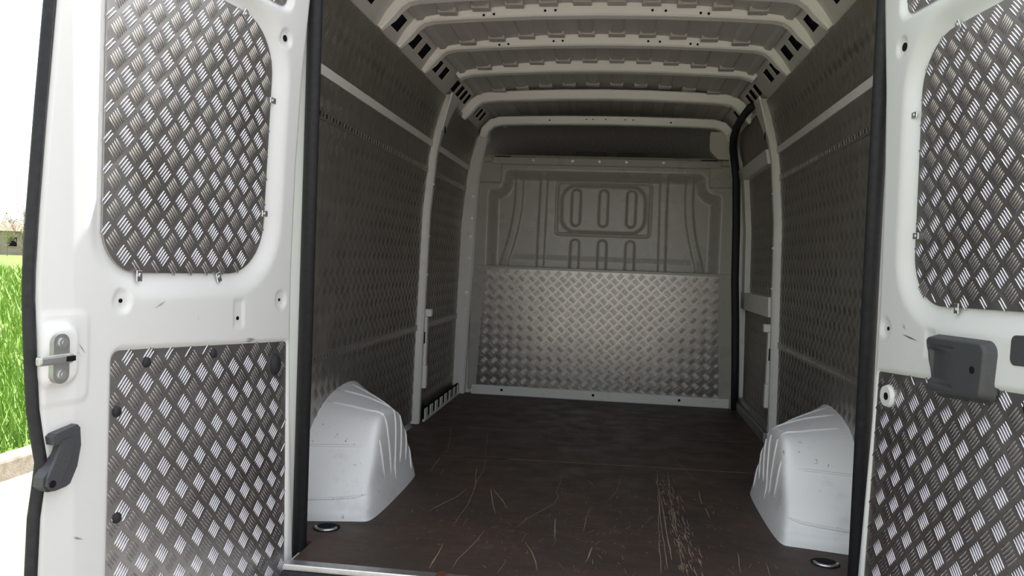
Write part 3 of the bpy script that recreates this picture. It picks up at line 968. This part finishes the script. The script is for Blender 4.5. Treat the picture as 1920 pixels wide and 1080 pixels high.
# ------------------------------------------------------------------ wheel arches
def wheel_arch(sgn, dy, label):
    root = empty('wheel_arch', (sgn * 0.80, 0.55 + dy, 0.0))
    tag(root, label, 'wheel arch', 'wheel arch covers on the load floor', 'thing')
    wallp = np.array([(.185, 0), (.190, .034), (.204, .040), (.210, .066), (.224, .074), (.250, .14), (.308, .195), (.345, .240), (.455, .322), (.565, .356), (.68, .370), (.797, .374), (.92, .35), (1.0, .25), (1.05, .12), (1.06, 0)])
    innp = np.array([(.235, 0), (.240, .034), (.254, .040), (.260, .064), (.272, .072), (.285, .115), (.335, .170), (.352, .215), (.380, .285), (.415, .315), (.50, .328), (.604, .318), (.725, .245), (.822, .12), (.862, .035), (.868, 0)])
    ctr = np.array((.56, .10))
    rows = []
    for t, x, shrink in ((0, .922, 0), (.25, .87, 0), (.5, .81, 0), (.75, .755, 0), (.95, .712, .0), (1.0, .698, .008), (1.0, .688, .022), (1.0, .680, .05), (1.0, .673, .14), (1.0, .668, .40), (1.0, .666, .75)):
        p = wallp * (1 - t) + innp * t
        q = ctr + (p - ctr) * (1 - shrink)
        q[0, 1] = p[0, 1]; q[-1, 1] = p[-1, 1]
        q[:, 1] = np.maximum(q[:, 1], 0)
        # lower skirt of the inner face flares out to the floor
        rows.append([(sgn * (x - 0.020 * max(0, 1 - zz / 0.10) * (1 if t == 1 else 0)), yy + dy, zz) for yy, zz in q])
    V = [v for r in rows for v in r]; n = len(wallp); F = []
    for i in range(len(rows) - 1):
        for k in range(n - 1):
            F.append((i * n + k, i * n + k + 1, (i + 1) * n + k + 1, (i + 1) * n + k))
    c = len(V); V.append((sgn * 0.665, ctr[0] + dy, ctr[1]))
    b = (len(rows) - 1) * n
    for k in range(n - 1): F.append((b + k, b + k + 1, c))
    F.append((b + n - 1, b, c))
    bm = bmesh.new()
    vv = [bm.verts.new(v) for v in V]
    for f in F: bm.faces.new([vv[i] for i in f])
    bmesh.ops.recalc_face_normals(bm, faces=bm.faces)
    bmesh.ops.translate(bm, verts=bm.verts, vec=-Vector(root.location))
    me = bpy.data.meshes.new('cover'); bm.to_mesh(me); bm.free()
    o = obj('cover', me, M['arch'], root, True)
    md = o.modifiers.new('subd', 'SUBSURF'); md.levels = 2; md.render_levels = 2
    # pressed beads running over the top and down the inner face
    loc = Vector(root.location)
    beads = [
        [(.90, .50, .348), (.80, .475, .338), (.735, .455, .327), (.695, .455, .300), (.672, .47, .24), (.662, .50, .15), (.660, .515, .085)],
        [(.90, .62, .366), (.80, .60, .352), (.74, .58, .340), (.697, .57, .312), (.672, .57, .25), (.660, .565, .15), (.655, .555, .06)],
        [(.90, .74, .374), (.82, .70, .364), (.74, .66, .338), (.698, .655, .292), (.671, .655, .235), (.660, .645, .15), (.655, .63, .10)],
        [(.68, .745, .215), (.664, .735, .15), (.655, .71, .09)],
        [(.676, .39, .235), (.664, .41, .17), (.658, .44, .09)],
        [(.675, .80, .13), (.660, .79, .08), (.652, .775, .04)],
        [(.915, .205, .070), (.85, .22, .070), (.78, .24, .070), (.715, .265, .070), (.69, .29, .070)],
        [(.915, .315, .225), (.85, .325, .225), (.78, .335, .225), (.72, .345, .222)],
    ]
    bpy.context.view_layer.update()
    dg = bpy.context.evaluated_depsgraph_get()
    bvh = BVHTree.FromObject(o, dg)
    for bd in beads:
        P = [Vector((sgn * x, y + dy, z)) - loc for x, y, z in bd]
        # refine the path
        Q = []
        for a_, b_ in zip(P[:-1], P[1:]):
            for k in range(4): Q.append(a_.lerp(b_, k / 4))
        Q.append(P[-1])
        Q = [bvh.find_nearest(q)[0] for q in Q]
        m_ = len(Q)
        MB().tube(Q, [0.0045 * min(1, (i + 1) / 3, (m_ - i) / 3) for i in range(m_)], 8).build('bead', M['arch'], root, True)
    # horizontal seam low on the rear face
    return root
wheel_arch(-1, 0.0, 'white scuffed wheel arch cover on the left, in front of the plate lined wall')
wheel_arch(1, 0.095, 'white scuffed wheel arch cover on the right, beside the sliding door pillar')

# ------------------------------------------------------------------ rear doors
def u_min(z): return np.interp(z, [-.25, 0, .4, .6, .8, 1.1, 1.35, 1.6, 1.8], [.000, .020, .052, .064, .068, .060, .042, .010, -.02])
def u_max(z): return np.interp(z, [-.25, .24, .36, .447, .52, .62, .78, .915, 1.11, 1.31, 1.6, 1.8], [.890, .891, .888, .882, .892, .898, .906, .900, .888, .874, .848, .828])

def rear_door(sgn, origin, rz, label, lat_low, lat_up):
    """sgn=+1: local x = +u (left door); sgn=-1: local x = -u (right door). local y = towards the load opening side face"""
    root = empty('rear_door', origin, rz)
    tag(root, label, 'van door', 'open rear doors of the van', 'thing')
    L = lambda u, w, z: (sgn * u, w, z)
    left = sgn > 0
    Z0, Z1 = -0.22, 1.78
    up = rpoly([(.757, .806, .095), (.757, 1.47, .09), (.190, 1.46, .13), (.222, .803, .145)] if left else [(.757, .800, .095), (.757, 1.45, .09), (.222, 1.435, .13), (.232, .792, .125)], 10)
    low = rpoly([(.722, -.13, .03), (.722, .644, .022), (.086, .612, .010), (.060, -.13, .02)] if left else [(.722, -.13, .03), (.722, .641, .022), (.083, .606, .010), (.052, -.13, .02)], 5)
    up = [(u - (2.046 - u) / 1.27 * 0.019, z - (0.855 - z) / 1.27 * 0.019) for u, z in up]
    top = rpoly([(.70, 1.533, .03), (.70, 1.70, .03), (.12, 1.70, .03), (.118, 1.533, .03)], 5)
    nu, nz = 152, 320
    A, Zg = np.meshgrid(np.linspace(0, 1, nu), np.linspace(Z0, Z1, nz))
    U = u_min(Zg) + (u_max(Zg) - u_min(Zg)) * A
    dU, dL, dT = sdf(up, U, Zg), sdf(low, U, Zg), sdf(top, U, Zg)
    H = np.zeros_like(U)
    H -= 0.025 * (1 - sm(0.0, 0.060, dU))
    H -= 0.010 * (1 - sm(-0.003, 0.009, dL))
    H -= 0.016 * (1 - sm(0.0, 0.020, dT))
    fold = 0.800 + 0.027 * Zg
    H -= 0.10 * np.maximum(0, U - fold) * sm(0, 0.012, U - fold)
    # rolled edges
    du = np.minimum(U - u_min(Zg), 9)
    H -= 0.012 * (1 - sm(0.0, 0.014, du))
    H -= 0.010 * (1 - sm(0.0, 0.012, u_max(Zg) - U))
    def dimple(u, z, r, dep):
        return -dep * (1 - sm(r * 0.72, r, np.hypot(U - u, Zg - z)))
    for (u, z) in ((.699, .747), (.125, .731), (.133, 1.447)) if left else ((.699, .747), (.113, .723), (.123, 1.452)):
        H += dimple(u, z, .027, .007)
    re = [(.289, .668), (.329, .668), (.329, .736), (.289, .736)] if left else [(.300, .672), (.338, .672), (.338, .738), (.300, .738)]
    H -= 0.004 * (1 - sm(-0.004, 0.002, sdf(re, U, Zg)))
    if left:
        plate = rpoly([(.786, .553, .02), (.900, .553, .02), (.900, .729, .02), (.786, .729, .02)], 5)
        H += 0.0035 * (1 - sm(-0.004, 0.002, sdf(plate, U, Zg)))
        boss = rpoly([(.828, .600, .02), (.893, .600, .02), (.893, .700, .02), (.828, .700, .02)], 6)
        H += 0.016 * (1 - sm(-0.002, 0.014, sdf(boss, U, Zg)))
    # mesh: face, returns and back
    P = np.stack([sgn * U, H, Zg], -1)
    bk = np.stack([sgn * (U - 0.052 * sm(.80, .88, U)), np.full_like(U, -0.075), Zg], -1)
    nrw, ncl = U.shape
    i0 = (np.arange(nrw - 1)[:, None] * ncl + np.arange(ncl - 1)[None, :]).ravel()
    Q = np.stack([i0, i0 + 1, i0 + ncl + 1, i0 + ncl], 1)
    border = list(range(ncl)) + [r * ncl + ncl - 1 for r in range(1, nrw)] + [(nrw - 1) * ncl + c for c in range(ncl - 2, -1, -1)] + [r * ncl for r in range(nrw - 2, 0, -1)]
    border = np.array(border); nb = np.roll(border, -1)
    N = nrw * ncl
    bkv = bk.reshape(-1, 3)[border]
    k = np.arange(len(border)); k2 = np.roll(k, -1)
    S = np.stack([border, N + k, N + k2, nb], 1)
    Vall = np.concatenate([P.reshape(-1, 3), bkv])
    if sgn > 0: Q = Q[:, ::-1]; S = S[:, ::-1]
    me = bpy.data.meshes.new('inner_panel')
    allQ = np.concatenate([Q, S])
    o = np_mesh('inner_panel', Vall, allQ, M['white'], root, True)
    # outer skin: a plain slab behind
    mb = MB()
    zz = np.linspace(Z0, Z1, 24)
    poly = [(float(u_min(z)) + .002, float(z)) for z in zz] + [(float(u_max(z)) - .068, float(z)) for z in zz[::-1]]
    mb.prism(poly, -0.090, -0.074, lambda a, b, h: L(a, h, b))
    mb.build('outer_skin', M['white'], root)
    # tread plates
    def plate(poly, w, lat, u0, u1, v0, v1, holes=()):
        mb = MB(); mb.prism(poly, w - .003, w, lambda a, b, h: L(a, h, b))
        p = mb.build('tread_plate', M['tread'], root)
        ins = lambda a, b: sdf(poly, a, b) < -0.006
        def hole_ok(a, b):
            m = ins(a, b)
            for hu, hz, hr in holes: m &= np.hypot(a - hu, b - hz) > hr
            return m
        t = tread('tread_pattern', p, M['bar'], u0, u1, v0, v1, lat[0], lat[1], lat[2], lat[3], hole_ok, lambda a, b, h: np.stack([sgn * a, w + h, b], -1), True)
        if sgn < 0: t.data.flip_normals()
        else: pass
        return p
    pu = plate(up, -0.019, lat_up, .15, .80, .75, 1.50)
    plugs = [(.622, .610, .012), (.400, .608, .012), (.704, .515, .012), (.697, .289, .012)] if left else [(.663, .610, .016), (.40, .02, .012)]
    pl = plate(low, -0.0055, lat_low, .03, .75, -.16, .66, [(.139, .553, .036)] if left else [(.137, .549, .034)])
    plate(top, -0.012, lat_up, .10, .72, 1.52, 1.72)
    for u, z, r in plugs:
        MB().dome(L(u, -0.005, z), (0, 1, 0), r, 0.008).build('rubber_plug', M['rubber'], root, True)
    if left:
        MB().dome(L(.139, -0.004, .553), (0, 1, 0), (.021, .030), 0.014).build('rubber_plug', M['rubber'], root, True)
    else:
        g = MB().cyl(L(.137, -0.006, .549), (0, 1, 0), 0.030, 0.010, 28, 0.026).build('grommet', M['white'], root, angle=40)
        MB().cyl(L(.143, 0.0035, .549), (0, 1, 0), 0.010, 0.002, 18).build('hole', M['black'], g)
    # retaining clips with screws round the upper plate
    for u, z, ang in ([(.300, 1.462, 55), (.183, 1.270, 0), (.206, .964, 0), (.641, .800, -90), (.377, .796, -70)] if left else [(.344, 1.445, 60), (.186, 1.268, 0), (.222, .962, 0), (.398, .790, -90)]):
        # clip runs from the plate edge outwards over the rim
        a = math.radians(ang)
        u -= 0.010 if ang == 0 else 0.0
        du, dz = -math.cos(a), math.sin(a)
        Rm = Matrix.Translation(L(u, -0.012, z)) @ Matrix.Rotation(sgn * math.atan2(dz, -du) if True else 0, 4, 'Y')
        mb = MB().box(-0.014, 0.010, -0.002, 0.001, -0.008, 0.008, 0.0009, mat4=Rm, seg=1)
        c = mb.build('clip', M['alu'], root)
        MB().dome((Rm @ Vector((0, 0.001, 0)))[:], (0, 1, 0), 0.005, 0.003, 12).build('screw', M['steel'], c, True)
    # small dark fixing holes
    for u, z, r, w in ([(.699, .747, .0045, -.0055), (.125, .731, .004, -.0055), (.133, 1.447, .009, -.0055), (.311, .690, .005, -.0025), (.822, .644, .009, .0030)] if left else
                       [(.699, .747, .0045, -.0055), (.118, .723, .005, -.0055), (.126, 1.452, .011, -.0055), (.322, .709, .005, -.0025)]):
        MB().cyl(L(u, w - .004, z), (0, 1, 0), r, 0.0045, 14).build('hole', M['black'], root)
    # dark scuffs on the paint
    VV = []; FF = []
    for u, z, a, ln, wd in ([(.590, .733, -.5, .030, .0012), (.262, .631, .05, .040, .0022), (.46, .70, 1.2, .012, .001), (.80, .28, .5, .022, .0015), (.82, .10, 1.4, .05, .002), (.81, .18, 1.5, .02, .0015), (.812, .655, .9, .03, .0012)] if left else
                            [(.235, .712, -.15, .07, .0022), (.20, .735, -.4, .02, .0012), (.16, .60, .1, .03, .0012), (.25, .640, 1.3, .015, .001)]):
        for k in range(3):
            uu = u + random.uniform(-.008, .008); z2 = z + random.uniform(-.004, .004); n0 = len(VV)
            cu, cz = math.cos(a) * ln / 2, math.sin(a) * ln / 2
            VV += [L(uu - cu, .0042 if u > .8 and left else .0008, z2 - cz), L(uu, .0042 if u > .8 and left else .0008, z2 + wd * .5), L(uu + cu, .0042 if u > .8 and left else .0008, z2 + cz), L(uu, .0042 if u > .8 and left else .0008, z2 - wd * .5)]
            FF.append((n0, n0 + 1, n0 + 2, n0 + 3))
    sf = pyd('scuff_marks', VV, FF, M['scuff'], root); sf['kind'] = 'stuff'
    # black seal along the free edge
    zz = np.linspace(Z0, Z1, 40)
    sealu = np.interp(zz, [-.25, .244, .362, .42, .46, .522, .622, .778, .913, 1.108, 1.306, 1.6, 1.8], [.905, .904, .900, .888, .886, .905, .913, .922, .916, .903, .888, .862, .842])
    mb = MB(); mb.tube([L(float(u) - 0.011, -0.016, float(z)) for u, z in zip(sealu, zz)], [(0.012, 0.011)] * len(zz), 12, True, (0, 1, 0))
    mb.build('edge_seal', M['rubber'], root, True)
    if left:
        # striker: stadium plate, two screws and a bar reaching over the edge
        mb = MB().prism(rpoly([(.852, .598, .017), (.888, .598, .017), (.888, .692, .017), (.852, .692, .017)], 8), 0.010, 0.0225, lambda a, b, h: L(a, h, b))
        stp = mb.build('striker_plate', M['steel'], root)
        MB().box(.848, .925, 0.018, 0.032, .636, .654, 0.005, mat4=Matrix.Identity(4)).build('striker_bar', M['steel'], stp)
        MB().box(.847, .868, 0.0305, 0.0335, .640, .650, 0.001).build('striker_slot', M['black'], stp)
        for z in (.675, .615):
            MB().cyl(L(.868, .0220, z), (0, 1, 0), .009, .003, 18).cyl(L(.868, .0247, z), (0, 1, 0), .004, .0008, 6).build('screw', M['alu'], stp, angle=40)
        # release lever: curved arm with a pivot eye and a stub at the top
        arm = [(.884, .412), (.874, .440), (.858, .468), (.846, .490)]
        mb = MB()
        outer = [(.897, .424), (.880, .443), (.864, .462), (.857, .480), (.874, .481), (.877, .496), (.870, .502), (.822, .512), (.815, .505), (.812, .470), (.820, .430), (.836, .400), (.846, .396), (.870, .394), (.888, .396), (.898, .408)]
        mb.prism(outer, 0.0, 0.024, lambda a, b, h: L(a, h - 0.010, b))
        lv = mb.build('release_lever', M['plastic'], root)
        ridge = [(.893, .424), (.882, .444), (.868, .470), (.860, .486), (.836, .490), (.842, .452), (.858, .420), (.866, .400), (.884, .398), (.895, .409)]
        MB().prism(ridge, 0.014, 0.021, lambda a, b, h: L(a, h, b)).build('lever_face', M['plastic'], lv)
        MB().cyl(L(.883, .0205, .411), (0, 1, 0), .007, .002, 16).build('pivot', M['black'], lv)
        MB().cyl(L(.867, -.018, .374), (0, 1, 0), .008, .006, 16).build('screw', M['steel'], root)
    else:
        # lock cover with a grip recess
        hp = rpoly([(.352, .590, .018), (.562, .606, .02), (.574, .735, .03), (.338, .732, .018)], 6)
        u0, u1, z0, z1 = .325, .585, .578, .755
        gu, gz_ = np.meshgrid(np.linspace(u0, u1, 90), np.linspace(z0, z1, 64))
        dd = sdf(hp, gu, gz_)
        hh = 0.030 * (1 - sm(-0.012, 0.0, dd)) - 0.004
        grip = rpoly([(.352, .622, .01), (.448, .622, .008), (.448, .702, .008), (.352, .702, .01)], 5)
        hh -= 0.014 * (1 - sm(-0.010, 0.002, sdf(grip, gu, gz_))) * sm(.452, .36, gu)
        hh -= 0.004 * np.exp(-((gz_ - .704) / .003) ** 2) * (gu < .455) * (gu > .36)
        hh -= 0.004 * np.exp(-((gz_ - .620) / .003) ** 2) * (gu < .455) * (gu > .36)
        keep = dd < 0.004
        Vv = np.stack([-gu, hh, gz_], -1).reshape(-1, 3)
        r_, c_ = gu.shape
        ii = (np.arange(r_ - 1)[:, None] * c_ + np.arange(c_ - 1)[None, :]).ravel()
        QQ = np.stack([ii, ii + 1, ii + c_ + 1, ii + c_], 1)
        QQ = QQ[keep.ravel()[QQ].any(1)]
        used = np.unique(QQ); remap = np.full(len(Vv), -1); remap[used] = np.arange(len(used))
        lc = np_mesh('lock_cover', Vv[used], remap[QQ], M['plastic'], root, True)
        MB().cyl(L(.527, .0255, .668), (0, 1, 0), .008, .002, 16).build('hole', M['black'], lc)
        ap = rpoly([(.607, .690, .014), (.79, .700, .014), (.79, .762, .014), (.609, .750, .014)], 6)
        MB().prism(ap, -0.004, 0.0015, lambda a, b, h: L(a, h, b)).build('handle_aperture', M['plastic'], root)
    return root

def D2R(a): return math.radians(a)
rear_door(1, (-.79, -.02, 0), D2R(-100), 'left rear van door, open, white with tread plate panels, striker and black lever',
          (.0605, .0665, .680, .566), (.0570, .0625, .735, 1.029))
rear_door(-1, (.79, .06, 0), D2R(100), 'right rear van door, open, white with tread plate panels and charcoal lock cover',
          (.0675, .0676, .593, .483), (.0640, .0628, .537, 1.2405))

# ------------------------------------------------------------------ outside: road, kerb, meadow, house, sapling
GZ = -0.55
road = pyd('road', [(-3.46, -2000, GZ), (2000, -2000, GZ), (2000, 2000, GZ), (-3.46, 2000, GZ)], [(0, 1, 2, 3)], M['road'])
tag(road, 'pale sunlit road surface beside the van', kind='structure')
kb = MB().box(-3.60, -3.45, -30, 90, GZ - 0.1, GZ + 0.125, 0.018).build('kerb', M['kerb'])
tag(kb, 'old concrete kerb between the road and the meadow', 'kerb')
field = pyd('meadow_ground', [(-2000, -2000, GZ + 0.1), (-3.6, -2000, GZ + 0.1), (-3.6, 2000, GZ + 0.1), (-2000, 2000, GZ + 0.1)], [(0, 1, 2, 3)], M['field'])
tag(field, 'green meadow ground beyond the kerb', kind='structure')
# blades
n = 110000
rr_ = 3.5 * (45 / 3.5) ** RNG.uniform(0, 1, n)
an = RNG.uniform(math.radians(93), math.radians(215), n)
gx_ = rr_ * np.cos(an); gy_ = rr_ * np.sin(an)
ok = gx_ < -3.64
gx_, gy_, rr_ = gx_[ok], gy_[ok], rr_[ok]
n = len(gx_)
h = RNG.uniform(.06, .20, n) * (1 + rr_ / 25)
a = RNG.uniform(0, PI, n)
B = np.stack([gx_, gy_, np.full(n, GZ + .09)], 1)
dv = np.stack([np.cos(a), np.sin(a), np.zeros(n)], 1) * (.0035 + .0011 * rr_)[:, None]
lean = np.stack([RNG.normal(0, .35, n) * h, RNG.normal(0, .35, n) * h, h], 1)
lean[:, 0] = np.where(B[:, 0] + lean[:, 0] > -3.62, -np.abs(lean[:, 0]), lean[:, 0])
V = np.stack([B - dv, B + dv, B + lean], 1).reshape(-1, 3)
T = np.arange(len(V)).reshape(-1, 3)
g = np_mesh('meadow_grass', V, T, M['grass'], None, False)
tag(g, 'bright green meadow grass beyond the kerb', 'grass', kind='stuff')

def ray_pt(px, py, dist):
    v = _r * ((px - 960) / 1500) + _u * ((540 - py) / 1500) + _f
    return Vector((0.105, -2.255, 0.855)) + v * dist
hc = ray_pt(12, 440, 105)
house = empty('farmhouse', (hc.x, hc.y, GZ), math.radians(38))
tag(house, 'low old stone farmhouse far across the meadow', 'building')
MB().box(-9, 9, -3, 3, 0, 3.2).build('wall', M['stone'], house)
mb = MB()
mb.prism([(-3.4, 3.15), (3.4, 3.15), (0, 4.4)], -9.4, 9.4, lambda a, b, h: (h, a, b))
rf = mb.build('roof', M['tiles'], house)
MB().box(2.5, 3.3, -.4, .4, 4.0, 5.1).build('chimney', M['stone'], rf)
for x in (-6.6, -4.2, -1.6, 0.8, 3.4, 6.2):
    w_ = MB().box(x - .45, x + .45, -3.04, -2.9, 1.2, 2.4).build('window', M['black'], house)
    MB().box(x - .55, x + .55, -3.10, -2.95, 1.08, 1.2).build('window_sill', M['stone'], w_)

def sapling(px, dist, h, label, seed):
    random.seed(seed)
    b = ray_pt(px, 455, dist)
    t = empty('sapling', (b.x, b.y, GZ))
    tag(t, label, 'tree', 'sparse trees beyond the meadow')
    mb = MB(); tips = []
    def grow(p, d, L, r, lev):
        q = p + d * L
        mb.tube([p, (p + q) / 2 + Vector((random.uniform(-.03, .03) * L, random.uniform(-.03, .03) * L, 0)), q], [r, r * .8, r * .6], 5)
        if lev == 0:
            tips.append(q); return
        for k in range(4 if lev > 1 else 3):
            dd = (d + Vector((random.uniform(-.7, .7), random.uniform(-.7, .7), random.uniform(-.1, .6)))).normalized()
            grow(p + d * L * random.uniform(.45, 1), dd, L * random.uniform(.5, .75), r * .55, lev - 1)
        grow(q, (d + Vector((random.uniform(-.2, .2), random.uniform(-.2, .2), .3))).normalized(), L * .7, r * .6, lev - 1)
    grow(Vector((0, 0, 0)), Vector((0, 0, 1)), h * .42, h * .012, 3)
    mb.build('branches', M['bark'], t)
    V = []; F = []
    for q in tips:
        for k in range(5):
            c = q + Vector((random.gauss(0, .16), random.gauss(0, .16), random.gauss(0, .16))); s = random.uniform(.04, .09)
            n0 = len(V)
            for j in range(3): V.append(c + Vector((random.uniform(-s, s), random.uniform(-s, s), random.uniform(-s, s))))
            F.append((n0, n0 + 1, n0 + 2))
    lf = pyd('foliage', V, F, M['leaf'], t); lf['kind'] = 'stuff'
sapling(44, 60, 4.2, 'thin sparse sapling standing next to the door seal, by the farmhouse', 3)
sapling(14, 90, 3.2, 'low bare sapling in front of the stone farmhouse', 5)
